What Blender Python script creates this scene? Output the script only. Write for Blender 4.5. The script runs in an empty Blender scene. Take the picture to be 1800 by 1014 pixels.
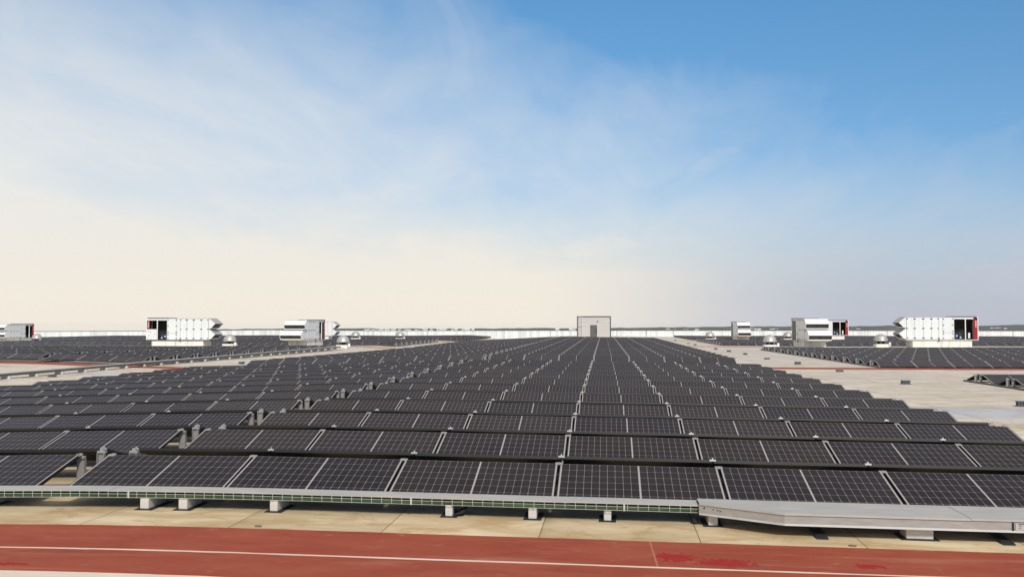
import bpy, bmesh, math, random
from mathutils import Vector, Matrix, Euler
random.seed(7)
R = math.radians
SC = bpy.context.scene
COL = SC.collection

# ------------------------------------------------------------------ camera
FPX, PITCH, YAW, CAMZ = 1764.0, 0.0364, 0.0912, 1.941
cd = bpy.data.cameras.new("camera"); cam = bpy.data.objects.new("camera", cd); COL.objects.link(cam)
cd.sensor_width = 36.0; cd.lens = 36.0 * FPX / 1800.0
cd.clip_start = 0.05; cd.clip_end = 30000
cam.location = (0, 0, CAMZ); cam.rotation_euler = (math.pi / 2 + PITCH, 0, YAW)
SC.camera = cam
# ------------------------------------------------------------------ light
SUN_EL, SUN_AZ = 40, 161            # azimuth clockwise from +Y : behind the camera, a little to the right
SC.view_settings.view_transform = 'Standard'; SC.view_settings.look = 'None'
SC.view_settings.exposure = 0.28; SC.view_settings.gamma = 1
sd = bpy.data.lights.new("sun", 'SUN'); sd.energy = 2.7; sd.angle = R(9); sd.color = (1, .95, .87)
so = bpy.data.objects.new("sun", sd); COL.objects.link(so)
sdir = Vector((math.sin(R(SUN_AZ)) * math.cos(R(SUN_EL)), math.cos(R(SUN_AZ)) * math.cos(R(SUN_EL)), math.sin(R(SUN_EL))))
so.rotation_euler = sdir.to_track_quat('Z', 'Y').to_euler()


class NT:
    """tiny helper round a node tree"""
    def __init__(s, nt): s.t = nt; s.n = nt.nodes; s.l = nt.links
    def new(s, ty, **k):
        n = s.n.new(ty)
        for a, b in k.items(): setattr(n, a, b)
        return n
    def put(s, sock, v):
        if v is None: return
        if isinstance(v, bpy.types.NodeSocket): s.l.new(v, sock)
        else:
            if sock.type == 'RGBA' and len(v) == 3: v = (*v, 1)
            sock.default_value = v
    def m(s, op, a, b=None, c=None, clamp=False):
        n = s.new('ShaderNodeMath', operation=op, use_clamp=clamp)
        for i, v in enumerate((a, b, c)): s.put(n.inputs[i], v)
        return n.outputs[0]
    def mix(s, f, a, b, mode='MIX'):
        n = s.new('ShaderNodeMix', data_type='RGBA', blend_type=mode)
        s.put(n.inputs[0], f); s.put(n.inputs[6], a); s.put(n.inputs[7], b)
        return n.outputs[2]
    def noise(s, vec, scale, detail=4, rough=.55, dist=0):
        n = s.new('ShaderNodeTexNoise'); s.put(n.inputs['Vector'], vec)
        n.inputs['Scale'].default_value = scale; n.inputs['Detail'].default_value = detail
        n.inputs['Roughness'].default_value = rough; n.inputs['Distortion'].default_value = dist
        return n.outputs[0]
    def mapr(s, v, a, b, c=0, d=1, smooth=False):
        n = s.new('ShaderNodeMapRange', interpolation_type='SMOOTHSTEP' if smooth else 'LINEAR')
        s.put(n.inputs[0], v)
        for i, q in enumerate((a, b, c, d)): n.inputs[i + 1].default_value = q
        return n.outputs[0]
    def scale(s, vec, sc, loc=(0, 0, 0)):
        n = s.new('ShaderNodeMapping'); s.put(n.inputs[0], vec)
        n.inputs[1].default_value = loc; n.inputs[3].default_value = sc
        return n.outputs[0]


# ------------------------------------------------------------------ sky
W = bpy.data.worlds.new("World"); SC.world = W; W.use_nodes = True
w = NT(W.node_tree); bg = w.n['Background']
sky = w.new('ShaderNodeTexSky', sky_type='NISHITA'); sky.sun_disc = False
sky.sun_elevation = R(SUN_EL); sky.sun_rotation = R(SUN_AZ); sky.altitude = 100
sky.air_density = 1.0; sky.dust_density = .6; sky.ozone_density = 2.0
tc = w.new('ShaderNodeTexCoord'); D = tc.outputs['Generated']
sp = w.new('ShaderNodeSeparateXYZ'); w.put(sp.inputs[0], D); dx, dy, dz = sp.outputs
zz = w.m('MAXIMUM', dz, 0.0)
# cloud sheet lies on a plane high above: project the direction on it
den = w.m('ADD', zz, .16)
cb = w.new('ShaderNodeCombineXYZ'); w.put(cb.inputs[0], w.m('DIVIDE', dx, den)); w.put(cb.inputs[1], w.m('DIVIDE', dy, den)); cb.inputs[2].default_value = 3.1
cl = w.scale(cb.outputs[0], (.9, .55, 1))
n1 = w.noise(cl, 1.1, 6, .55, .6)
n2 = w.noise(w.scale(cb.outputs[0], (1.3, .5, 1), (4, 2, 0)), 3.2, 7, .6, 1.2)
nn = w.m('ADD', w.m('MULTIPLY', w.m('SUBTRACT', n1, .5), .80), w.m('MULTIPLY', w.m('SUBTRACT', n2, .5), .34))
t = w.m('ADD', .95, w.m('MULTIPLY', w.m('ADD', dx, .09), -.85))
t = w.m('ADD', t, w.m('MULTIPLY', zz, -3.0))
t = w.m('ADD', t, nn)
t = w.m('ADD', t, w.mapr(dz, .0, .13, .32, 0))
high = w.m('ADD', w.mapr(dz, .32, .46, 0, 1.0, True), nn)      # thin veil added above the view to neutralise the panels' reflections
t = w.m('MAXIMUM', t, w.m('MULTIPLY', high, w.mapr(dz, .3, .42)))
# small torn clouds low in the right half of the view
n3 = w.noise(w.scale(D, (16, 16, 52), (3, 1, 5)), .6, 4, .5, .5)
def puff(cx, cz, rx, rz_, amt):
    q = w.m('ADD', w.m('POWER', w.m('ABSOLUTE', w.m('DIVIDE', w.m('SUBTRACT', dx, cx), rx)), 2.0), w.m('POWER', w.m('ABSOLUTE', w.m('DIVIDE', w.m('SUBTRACT', dz, cz), rz_)), 2.0))
    q = w.m('ADD', q, w.m('MULTIPLY', w.m('SUBTRACT', n3, .5), 6.0))
    return w.mapr(q, -.9, 1.3, amt, 0, True)
pf = w.m('MAXIMUM', w.m('MAXIMUM', puff(.105, .153, .032, .016, .26), puff(-.005, .078, .07, .014, .26)), w.m('MAXIMUM', puff(.03, .045, .10, .008, .22), puff(.37, .05, .05, .03, .35)))
t = w.m('ADD', t, pf)
t = w.mapr(t, 0.02, .98, 0, 1, False)
blue = w.mix(1.0, sky.outputs[0], w.mix(w.mapr(dz, .02, .30, 0, 1), (.60, .65, .80), (.53, .88, 1.03)), 'MULTIPLY')
haze_col = w.mix(w.mapr(dx, -.10, .26, 0, 1, True), (7.35, 6.85, 6.0), (4.25, 4.5, 5.2))
top_col = w.mix(w.mapr(dx, -.05, .4, 0, 1, True), (6.7, 6.75, 6.6), (4.9, 5.3, 5.9))
over = w.mapr(dz, .33, .45, 0, 1, True)
cloud = w.mix(w.mapr(dz, .01, .15, 0, 1, True), haze_col, top_col)
cloud = w.mix(over, cloud, (3.5, 3.25, 3.3))
w.put(bg.inputs[0], w.mix(t, blue, cloud)); bg.inputs[1].default_value = .10

# ------------------------------------------------------------------ materials
MATS = {}
def mat(name, base=(.5, .5, .5), rough=.5, metal=0, fn=None, spec=None):
    m = bpy.data.materials.new(name); m.use_nodes = True
    g = NT(m.node_tree); b = g.n['Principled BSDF']
    b.inputs['Base Color'].default_value = (*base, 1); b.inputs['Roughness'].default_value = rough; b.inputs['Metallic'].default_value = metal
    if spec is not None: b.inputs['Specular IOR Level'].default_value = spec
    if fn: fn(g, b)
    MATS[name] = m; return m

def mottled(base, amt=.12, scale=3.0, stretch=(1, 1, 1), rough_amt=0):
    def f(g, b):
        tc = g.new('ShaderNodeTexCoord'); v = g.scale(tc.outputs['Object'], stretch)
        n = g.noise(v, scale, 6, .6)
        k = g.mapr(n, .25, .75, 1 - amt, 1 + amt)
        mm = g.new('ShaderNodeVectorMath', operation='SCALE'); mm.inputs[0].default_value = base; g.put(mm.inputs['Scale'], k)
        g.put(b.inputs['Base Color'], mm.outputs[0])
        if rough_amt: g.put(b.inputs['Roughness'], g.mapr(n, .3, .7, b.inputs['Roughness'].default_value - rough_amt, b.inputs['Roughness'].default_value + rough_amt))
    return f

PW, PL, PT = 1.778, 1.038, .035           # module width, length, thickness
def f_cells(g, b):
    uv = g.new('ShaderNodeUVMap', uv_map='UVMap')
    s = g.new('ShaderNodeSeparateXYZ'); g.put(s.inputs[0], uv.outputs[0]); u, v = s.outputs[0], s.outputs[1]
    pu, pv = .0855, .1682
    ua = g.m('SUBTRACT', g.m('ABSOLUTE', g.m('SUBTRACT', u, PW / 2)), .0085)
    va = g.m('SUBTRACT', v, .0145)
    def dist(x, p):
        fr = g.m('FRACT', g.m('DIVIDE', x, p))
        return g.m('MULTIPLY', g.m('SUBTRACT', .5, g.m('ABSOLUTE', g.m('SUBTRACT', fr, .5))), p)
    du, dv = dist(ua, pu), dist(va, pv)
    lu = g.m('LESS_THAN', du, .0021); lv = g.m('LESS_THAN', dv, .0020)
    di = g.m('LESS_THAN', g.m('ADD', du, dv), .0115)
    line = g.m('MAXIMUM', g.m('MAXIMUM', lu, lv), di)
    mid = g.m('LESS_THAN', ua, 0.0); side = g.m('GREATER_THAN', ua, pu * 10)
    white = g.m('MAXIMUM', mid, side)
    fr = g.m('MAXIMUM', g.m('LESS_THAN', va, -.006), g.m('GREATER_THAN', va, pv * 6 + .004))
    oi = g.new('ShaderNodeObjectInfo'); at = g.new('ShaderNodeAttribute', attribute_name='rnd')
    rn = g.m('FRACT', g.m('ADD', oi.outputs['Random'], at.outputs['Fac']))
    cell = g.mix(rn, (.0075, .0055, .0105), (.0150, .0095, .0090))
    # each cell a hair different
    cx = g.new('ShaderNodeCombineXYZ'); g.put(cx.inputs[0], g.m('FLOOR', g.m('DIVIDE', ua, pu))); g.put(cx.inputs[1], g.m('FLOOR', g.m('DIVIDE', va, pv))); g.put(cx.inputs[2], g.m('MULTIPLY', rn, 91))
    wn = g.new('ShaderNodeTexWhiteNoise', noise_dimensions='3D'); g.put(wn.inputs[0], cx.outputs[0])
    cs = g.new('ShaderNodeVectorMath', operation='SCALE'); g.put(cs.inputs[0], cell); g.put(cs.inputs['Scale'], g.mapr(wn.outputs[0], 0, 1, .8, 1.2))
    c = g.mix(line, cs.outputs[0], (.215, .21, .212)); c = g.mix(white, c, (.37, .36, .35)); c = g.mix(fr, c, (.02, .02, .02))
    # dust film
    tc = g.new('ShaderNodeTexCoord')
    d = g.noise(g.scale(tc.outputs['Object'], (1, 1, 1)), 1.7, 5, .6)
    c = g.mix(g.mapr(d, .35, .8, .0, .028), c, (.35, .30, .25))
    g.put(b.inputs['Base Color'], c); g.put(b.inputs['Roughness'], g.mapr(d, .3, .75, .16, .3))
    b.inputs['IOR'].default_value = 1.215
    g.put(b.inputs['Specular IOR Level'], g.mapr(g.m('FRACT', g.m('MULTIPLY', rn, 7.31)), 0, 1, .38, .62))
    b.inputs['Specular Tint'].default_value = (.97, .89, .96, 1)
mat('cells', (.01, .01, .015), .2, 0, f_cells)
mat('frame', (.012, .0115, .0115), .5, .2)
mat('backsheet', (.018, .018, .018), .7)
mat('galv', (.42, .42, .41), .42, .75, mottled((.42, .42, .41), .14, 9))
mat('galv_post', (.34, .33, .32), .5, .35, mottled((.34, .33, .32), .16, 14))
mat('bright_metal', (.38, .38, .365), .45, .3)
mat('rail', (.16, .155, .15), .5, .5, mottled((.16, .155, .15), .2, 6))
mat('rubber_and_shade', (.016, .016, .016), .85)  # pads and rail mats, also the black seam sheets painted as shade
mat('concrete', (.56, .53, .49), .85, 0, mottled((.56, .53, .49), .16, 24))
def f_lid(g, b):
    tc = g.new('ShaderNodeTexCoord'); n = g.noise(g.scale(tc.outputs['Object'], (.5, 2.5, 2.5)), 4, 6, .65)
    c = g.mix(g.mapr(n, .3, .7), (.40, .405, .39), (.50, .495, .465))
    vo = g.new('ShaderNodeTexVoronoi'); g.put(vo.inputs['Vector'], tc.outputs['Object']); vo.inputs['Scale'].default_value = 45
    c = g.mix(g.m('MULTIPLY', vo.outputs['Color'], .16), c, (.30, .31, .30))
    d = g.noise(g.scale(tc.outputs['Object'], (1, 4, 4), (3, 1, 0)), 1.6, 6, .68, .5)
    c = g.mix(g.mapr(d, .57, .66, 0, .55, True), c, (.60, .48, .34))
    g.put(b.inputs['Base Color'], c); g.put(b.inputs['Roughness'], g.mapr(n, .3, .7, .5, .68))
mat('lid', (.5, .5, .5), .55, .1, f_lid, .3)
mat('duct_side', (.39, .37, .355), .5, .3, mottled((.39, .37, .355), .16, 13, (.5, 1, 2.2)))
mat('wire', (.50, .51, .48), .5, .1)
mat('cable_green', (.030, .085, .020), .6)
mat('cable_black', (.012, .012, .012), .5)
mat('strip_dark', (.03, .032, .04), .45)
mat('sticker', (.46, .43, .43), .5)
mat('ink', (.015, .015, .015), .5)

mat('hood_metal', (.52, .50, .47), .45, .25, mottled((.52, .50, .47), .08, 2))
def grimy(base, dirt, amt, sx=2.2):
    def f(g, b):
        tc = g.new('ShaderNodeTexCoord'); P = tc.outputs['Object']
        n = g.noise(g.scale(P, (sx, sx, .22)), 1.3, 6, .68, .3); m_ = g.noise(P, 1.1, 5, .6)
        k = g.m('MULTIPLY', g.mapr(n, .47, .70, 0, amt, True), g.mapr(m_, .35, .6, .25, 1))
        g.put(b.inputs['Base Color'], g.mix(k, base, dirt))
    return f
mat('curb', (.80, .78, .70), .6, 0, grimy((.80, .785, .72), (.42, .36, .25), .75))
mat('white_panel', (.78, .80, .80), .38, 0, grimy((.79, .81, .81), (.52, .50, .46), .35, 3.0))
mat('grey_trim', (.12, .12, .125), .5)
mat('dark_gap', (.045, .045, .05), .6)
mat('interior', (.030, .022, .014), .8)
mat('grille', (.07, .062, .055), .6)
mat('red_panel', (.33, .012, .018), .4)
mat('blue_motor', (.03, .06, .16), .4)
mat('dome', (.42, .415, .40), .5, .35, mottled((.46, .455, .44), .07, 3))
mat('white_trim', (.75, .75, .73), .5)
mat('hut_wall', (.60, .575, .54), .55, 0, mottled((.60, .575, .54), .03, 1.0, (.3, 1, 4)))
mat('hut_seam', (.48, .46, .43), .6)
mat('hut_trim', (.085, .085, .085), .5)
mat('hut_door', (.12, .125, .115), .5)
mat('drain_body', (.10, .12, .15), .5)
mat('drain_top', (.045, .085, .13), .4)
mat('drain_brown', (.16, .13, .10), .6)

def f_roof(g, b):
    tc = g.new('ShaderNodeTexCoord'); P = tc.outputs['Object']
    s = g.new('ShaderNodeSeparateXYZ'); g.put(s.inputs[0], P); x, y = s.outputs[0], s.outputs[1]
    n_big = g.noise(P, .09, 5, .6)
    n_mid = g.noise(g.scale(P, (.35, 1.0, 1)), 1.7, 8, .68, .6)
    n_fine = g.noise(g.scale(P, (.6, 1, 1)), 5, 6, .65)
    n_grain = g.noise(P, 60, 3, .6)
    # wind-blown yellow dust lies thickest on the strip by the red mats
    near = g.mapr(g.m('ADD', y, g.m('MULTIPLY', n_big, 10)), 14, 34, 1, 0, True)
    clean = g.mix(g.mapr(n_mid, .38, .62), (.54, .485, .39), (.76, .72, .645))
    dusty = g.mix(g.mapr(n_mid, .38, .62), (.50, .375, .20), (.76, .63, .42))
    c = g.mix(near, clean, dusty)
    st = g.mapr(g.noise(g.scale(P, (.22, .9, 1), (7, 3, 0)), .55, 7, .65, .8), .52, .66, 0, .42, True)
    c = g.mix(st, c, (.34, .255, .15))
    wet = g.mapr(g.noise(g.scale(P, (.12, .55, 1), (1, 9, 0)), .5, 5, .55, .5), .52, .62, 0, 1, True)
    wet = g.m('MULTIPLY', wet, g.m('SUBTRACT', 1.0, near))
    c = g.mix(g.m('MULTIPLY', wet, .55), c, (.60, .59, .60))
    c = g.mix(g.mapr(n_fine, .42, .66, 0, .20), c, (.40, .28, .14))
    blot = g.noise(g.scale(P, (.8, 1.1, 1), (2, 4, 0)), 1.9, 8, .72, 1.2)
    c = g.mix(g.m('MULTIPLY', g.mapr(blot, .52, .62, 0, .7, True), g.mapr(n_grain, .4, .6, .5, 1)), c, (.44, .265, .11))
    stv = g.noise(g.scale(P, (.10, 2.2, 1), (5, 5, 0)), 1.0, 6, .65, .3)
    c = g.mix(g.m('MULTIPLY', g.mapr(stv, .52, .68, 0, .24, True), g.m('SUBTRACT', 1.0, near)), c, (.34, .29, .22))
    c = g.mix(g.mapr(n_grain, .3, .7, 0, .10), c, (.25, .2, .13))
    # membrane sheets 1.51 m wide with welded laps
    xs = g.m('ADD', g.m('ADD', x, 5.46 + 151.0), g.m('MULTIPLY', g.m('SUBTRACT', g.noise(g.scale(P, (0, 1, 0)), .5, 2), .5), .05))
    fr = g.m('FRACT', g.m('DIVIDE', xs, 1.513))
    lap = g.m('LESS_THAN', fr, .0075)
    lap2 = g.mapr(fr, .0, .12, .55, 0)
    ii = g.m('FLOOR', g.m('DIVIDE', xs, 1.513))
    wn = g.new('ShaderNodeTexWhiteNoise', noise_dimensions='1D'); g.put(wn.inputs[1], ii)
    dirt_here = g.mapr(g.noise(g.scale(P, (2, .6, 1)), 1.3, 4), .45, .7, 0, 1)
    c = g.mix(g.m('MULTIPLY', lap2, dirt_here), c, (.24, .17, .08))
    c = g.mix(g.m('MULTIPLY', lap, .75), c, (.11, .085, .05))
    k = g.new('ShaderNodeVectorMath', operation='SCALE'); g.put(k.inputs[0], c); g.put(k.inputs['Scale'], g.mapr(wn.outputs[0], 0, 1, .93, 1.06))
    g.put(b.inputs['Base Color'], k.outputs[0])
    r = g.mapr(n_mid, .3, .7, .8, .62)
    r = g.m('SUBTRACT', r, g.m('MULTIPLY', wet, .42))
    g.put(b.inputs['Roughness'], r)
    bm = g.new('ShaderNodeBump'); bm.inputs['Strength'].default_value = .25; bm.inputs['Distance'].default_value = .01
    g.put(bm.inputs['Height'], g.m('ADD', n_fine, g.m('MULTIPLY', lap2, 1.0))); g.put(b.inputs['Normal'], bm.outputs[0])
mat('roof', (.5, .45, .35), .75, 0, f_roof)

def f_red(g, b):
    tc = g.new('ShaderNodeTexCoord'); P = tc.outputs['Object']
    s = g.new('ShaderNodeSeparateXYZ'); g.put(s.inputs[0], P); x, y = s.outputs[0], s.outputs[1]
    n = g.noise(g.scale(P, (.5, 1.2, 1)), 1.6, 6, .68, .3); n = g.mapr(n, .38, .62, .3, .7)
    f = g.noise(P, 40, 4, .6)
    c = g.mix(g.mapr(n, .3, .7), (.300, .055, .025), (.355, .084, .043))
    c = g.mix(g.mapr(f, .35, .75, 0, .18), c, (.42, .122, .08))
    rib = g.m('SINE', g.m('MULTIPLY', y, 2 * math.pi / .034))
    c = g.mix(g.mapr(rib, .55, 1, 0, .28, True), c, (.17, .035, .022))
    # pale cross lap of two mats and the darker scuffed rows
    sc = g.noise(g.scale(P, (.3, 3, 1), (2, 5, 0)), 1.1, 6, .65, .6)
    c = g.mix(g.mapr(sc, .54, .68, 0, .42, True), c, (.44, .19, .125))
    dk = g.noise(g.scale(P, (.5, 1.4, 1), (8, 1, 0)), 1.3, 8, .72, 1.0)
    c = g.mix(g.mapr(dk, .53, .66, 0, .5, True), c, (.20, .040, .024))
    ds = g.noise(g.scale(P, (1, 1.6, 1), (3, 3, 0)), 3.5, 8, .75, .5)
    c = g.mix(g.mapr(ds, .58, .70, 0, .35, True), c, (.50, .33, .22))
    # worn places where the fresh red shows: an irregular patch beside the seam
    wob = g.noise(g.scale(P, (1.6, .7, 1)), 15.0, 8, .8, .6)
    def patch(x0, y0, rx, ry):
        a = g.m('POWER', g.m('ABSOLUTE', g.m('DIVIDE', g.m('SUBTRACT', x, x0), rx)), 2.0); e = g.m('POWER', g.m('ABSOLUTE', g.m('DIVIDE', g.m('SUBTRACT', y, y0), ry)), 2.0)
        q = g.m('ADD', g.m('ADD', a, e), g.m('MULTIPLY', g.m('SUBTRACT', wob, .5), 8.5))
        return g.mapr(q, .75, 1.1, 1, 0, True)
    p = g.m('MAXIMUM', patch(.62, 8.86, .18, .17), g.m('MAXIMUM', patch(1.02, 8.74, .26, .13), g.m('MAXIMUM', patch(2.22, 8.78, .13, .08), patch(-4.9, 7.9, .22, .05))))
    c = g.mix(g.m('MULTIPLY', p, .9), c, (.33, .014, .012))
    lapx = g.m('LESS_THAN', g.m('ABSOLUTE', g.m('SUBTRACT', x, g.m('ADD', .43, g.m('MULTIPLY', g.m('SUBTRACT', y, 9), -.02)))), .008)
    c = g.mix(g.m('MULTIPLY', g.m('MULTIPLY', lapx, g.m('GREATER_THAN', y, 8.5)), .6), c, (.48, .22, .15))
    g.put(b.inputs['Base Color'], c)
    bm = g.new('ShaderNodeBump'); bm.inputs['Strength'].default_value = .5; bm.inputs['Distance'].default_value = .004
    g.put(bm.inputs['Height'], rib); g.put(b.inputs['Normal'], bm.outputs[0])
mat('red_mat', (.33, .09, .06), .8, 0, f_red, .25)

def f_parapet(g, b):
    tc = g.new('ShaderNodeTexCoord'); P = tc.outputs['Object']
    s = g.new('ShaderNodeSeparateXYZ'); g.put(s.inputs[0], P); x = s.outputs[0]
    wn = g.new('ShaderNodeTexWhiteNoise', noise_dimensions='1D'); g.put(wn.inputs[1], g.m('FLOOR', g.m('DIVIDE', x, .5)))
    n = g.noise(g.scale(P, (.6, 1, .05)), 1.0, 5, .7)
    big = g.noise(g.scale(P, (.03, 1, 0)), 1.0, 3, .5)
    k = g.m('ADD', g.m('MULTIPLY', wn.outputs[0], .35), g.m('MULTIPLY', n, .65))
    c = g.mix(g.m('MULTIPLY', g.mapr(k, .42, .75, 0, 1), g.mapr(big, .35, .6, .3, 1)), (.80, .81, .80), (.50, .53, .54))
    g.put(b.inputs['Base Color'], c)
mat('parapet', (.8, .8, .8), .45, .1, f_parapet)

def f_land(g, b):
    tc = g.new('ShaderNodeTexCoord'); P = tc.outputs['Object']
    a = g.noise(P, .0035, 6, .65); c2 = g.noise(g.scale(P, (1, .4, 1)), .012, 6, .7)
    c = g.mix(g.mapr(a, .4, .62), (.075, .095, .085), (.17, .165, .12))
    c = g.mix(g.mapr(c2, .46, .6), c, (.05, .068, .062))
    g.put(b.inputs['Base Color'], c)
mat('land', (.06, .08, .05), .9, 0, f_land)
mat('pale_membrane', (.70, .62, .52), .6, 0, mottled((.70, .62, .52), .16, 2.5, (.5, 1, 1)))
mat('far_white', (.72, .72, .70), .6)

# ------------------------------------------------------------------ mesh builder
class MB:
    def __init__(s): s.v = []; s.f = []; s.m = []; s.uv = {}; s.rnd = {}
    def face(s, pts, mi=0, uv=None, rnd=None):
        i = len(s.v); s.v += [tuple(p) for p in pts]; s.f.append(tuple(range(i, i + len(pts)))); s.m.append(mi)
        if uv: s.uv[len(s.f) - 1] = uv
        if rnd is not None: s.rnd[len(s.f) - 1] = rnd
    def box(s, x0, x1, y0, y1, z0, z1, mi=0, M=None):
        P = [Vector((x, y, z)) for z in (z0, z1) for y in (y0, y1) for x in (x0, x1)]
        if M is not None: P = [M @ p for p in P]
        i = len(s.v); s.v += [tuple(p) for p in P]
        for q in ((0, 2, 3, 1), (4, 5, 7, 6), (0, 1, 5, 4), (2, 6, 7, 3), (0, 4, 6, 2), (1, 3, 7, 5)):
            s.f.append(tuple(i + k for k in q)); s.m.append(mi)
    def prism(s, poly, axis, a, b, mi=0, mside=None):
        """poly 2-D outline, extruded along axis ('x' => poly is (y,z); 'y' => (x,z); 'z' => (x,y))"""
        def P(p, t): return {'x': (t, p[0], p[1]), 'y': (p[0], t, p[1]), 'z': (p[0], p[1], t)}[axis]
        n = len(poly); i = len(s.v)
        s.v += [P(p, a) for p in poly] + [P(p, b) for p in poly]
        s.f.append(tuple(range(i, i + n))); s.m.append(mi); s.f.append(tuple(range(i + 2 * n - 1, i + n - 1, -1))); s.m.append(mi)
        for k in range(n):
            s.f.append((i + k, i + n + k, i + n + (k + 1) % n, i + (k + 1) % n)); s.m.append(mi if mside is None else mside[k])
    def tube(s, pts, r, n=8, mi=0):
        pts = [Vector(p) for p in pts]; i0 = len(s.v)
        for j, p in enumerate(pts):
            d = (pts[min(j + 1, len(pts) - 1)] - pts[max(j - 1, 0)]).normalized()
            a = d.orthogonal().normalized(); c = d.cross(a)
            if abs(d.z) < .9: a = Vector((0, 0, 1)).cross(d).normalized(); c = d.cross(a)
            for k in range(n):
                an = 2 * math.pi * k / n; s.v.append(tuple(p + a * r * math.cos(an) + c * r * math.sin(an)))
        for j in range(len(pts) - 1):
            for k in range(n):
                a0 = i0 + j * n + k; a1 = i0 + j * n + (k + 1) % n
                s.f.append((a0, a1, a1 + n, a0 + n)); s.m.append(mi)
        s.f.append(tuple(i0 + k for k in range(n))[::-1]); s.m.append(mi); s.f.append(tuple(i0 + (len(pts) - 1) * n + k for k in range(n))); s.m.append(mi)
    def lathe(s, prof, n=24, mi=0, c=(0, 0, 0)):
        i0 = len(s.v)
        for r, z in prof:
            for k in range(n):
                a = 2 * math.pi * k / n; s.v.append((c[0] + r * math.cos(a), c[1] + r * math.sin(a), c[2] + z))
        for j in range(len(prof) - 1):
            for k in range(n):
                a0 = i0 + j * n + k; a1 = i0 + j * n + (k + 1) % n
                s.f.append((a0, a1, a1 + n, a0 + n)); s.m.append(mi)
        s.f.append(tuple(i0 + k for k in range(n))[::-1]); s.m.append(mi); s.f.append(tuple(i0 + (len(prof) - 1) * n + k for k in range(n))); s.m.append(mi)
    def mesh(s, name, mats, smooth=False, bevel=0):
        me = bpy.data.meshes.new(name); me.from_pydata(s.v, [], s.f)
        for m in mats: me.materials.append(MATS[m])
        me.polygons.foreach_set('material_index', s.m)
        if s.uv:
            lay = me.uv_layers.new(name='UVMap')
            for fi, uv in s.uv.items():
                for li, q in zip(me.polygons[fi].loop_indices, uv): lay.data[li].uv = q
        if s.rnd:
            at = me.attributes.new('rnd', 'FLOAT', 'FACE')
            for fi, q in s.rnd.items(): at.data[fi].value = q
        bm = bmesh.new(); bm.from_mesh(me)
        if not s.uv: bmesh.ops.recalc_face_normals(bm, faces=bm.faces)
        if bevel: bmesh.ops.bevel(bm, geom=list(bm.edges), offset=bevel, segments=1, affect='EDGES', clamp_overlap=True)
        bm.to_mesh(me); bm.free()
        if smooth:
            for p in me.polygons: p.use_smooth = True
            me.set_sharp_from_angle(angle=R(35))
        me.update(); return me
    def obj(s, name, mats, parent=None, smooth=False, bevel=0):
        return link(name, s.mesh(name, [mats] if isinstance(mats, str) else mats, smooth, bevel), parent)

def link(name, me, parent=None):
    o = bpy.data.objects.new(name, me); COL.objects.link(o)
    if parent: o.parent = parent
    return o
def tag(o, label=None, cat=None, group=None, kind=None):
    if label: o['label'] = label
    if cat: o['category'] = cat
    if group: o['group'] = group
    if kind: o['kind'] = kind
    return o
def empty(name, loc, label, cat, group=None, rot=(0, 0, 0)):
    o = bpy.data.objects.new(name, None); COL.objects.link(o); o.location = loc; o.rotation_euler = rot
    o.empty_display_size = .2
    return tag(o, label, cat, group)
def copy_tree(src, parent=None):
    c = src.copy(); COL.objects.link(c); c.parent = parent
    for ch in list(src.children): copy_tree(ch, c)
    return c
ORD = "first second third fourth fifth sixth seventh eighth ninth tenth eleventh twelfth thirteenth fourteenth fifteenth sixteenth seventeenth eighteenth nineteenth twentieth".split()
def ordn(i):
    if i < 20: return ORD[i]
    return "%dth" % (i + 1) if (i + 1) % 10 not in (1, 2, 3) else "%d%s" % (i + 1, {1: 'st', 2: 'nd', 3: 'rd'}[(i + 1) % 10])

# ------------------------------------------------------------------ roof, mats, land
CR = [(-7.5 + .5 * k, -.0616 + .0275 * (.5 * k) - .00456 * (.5 * k) ** 2) for k in range(10)]      # rounded crest
NX = [-140, -80, -56, -38, -30, -24.5, -18.85] + [c[0] for c in CR] + [8, 20, 40, 60, 110]
NZ = [-.45, -.40, -.30, .03, -.05, -.22, -.37] + [c[1] for c in CR] + [-.175, -.19, -.12, -.25, -.2]
NF = [-.50, -.45, -.34, -.43, -.37, -.31, -.62] + [c[1] - .02 * (c[0] < -6) for c in CR] + [-.175, -.29, -.22, -.30, -.25]
def rz(x, y=0):
    t_ = min(1, max(0, (y - 52) / 38))
    for a, b, c, d in zip(NX, NX[1:], [p + (q - p) * t_ for p, q in zip(NZ, NF)], [p + (q - p) * t_ for p, q in zip(NZ[1:], NF[1:])]):
        if x <= b: return c + (d - c) * (max(x, a) - a) / (b - a)
    return NZ[-1]
def rslope(x, y=0): return math.atan((rz(x + .2, y) - rz(x - .2, y)) / .4)

rb = MB()
xs = sorted(set(NX + [-12, -24, -25.5]))
YS = [-14, 0, 30, 52, 61, 71, 80, 90, 140, 192]
for a, b in zip(xs, xs[1:]):
    for c, d in zip(YS, YS[1:]):
        rb.face([(a, c, rz(a, c)), (b, c, rz(b, c)), (b, d, rz(b, d)), (a, d, rz(a, d))])
    rb.face([(a, -14, -12), (b, -14, -12), (b, -14, rz(b)), (a, -14, rz(a))])
    rb.face([(b, 192, -12), (a, 192, -12), (a, 192, rz(a, 192)), (b, 192, rz(b, 192))])
for x_, fl in ((xs[0], 1), (xs[-1], 0)):
    q = [(x_, 192, -12), (x_, -14, -12), (x_, -14, rz(x_)), (x_, 192, rz(x_, 192))]
    rb.face(q if fl else q[::-1])
roof = rb.obj('roof', 'roof'); tag(roof, "wide flat factory roof of pale stained membrane", kind='structure'); 

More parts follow.
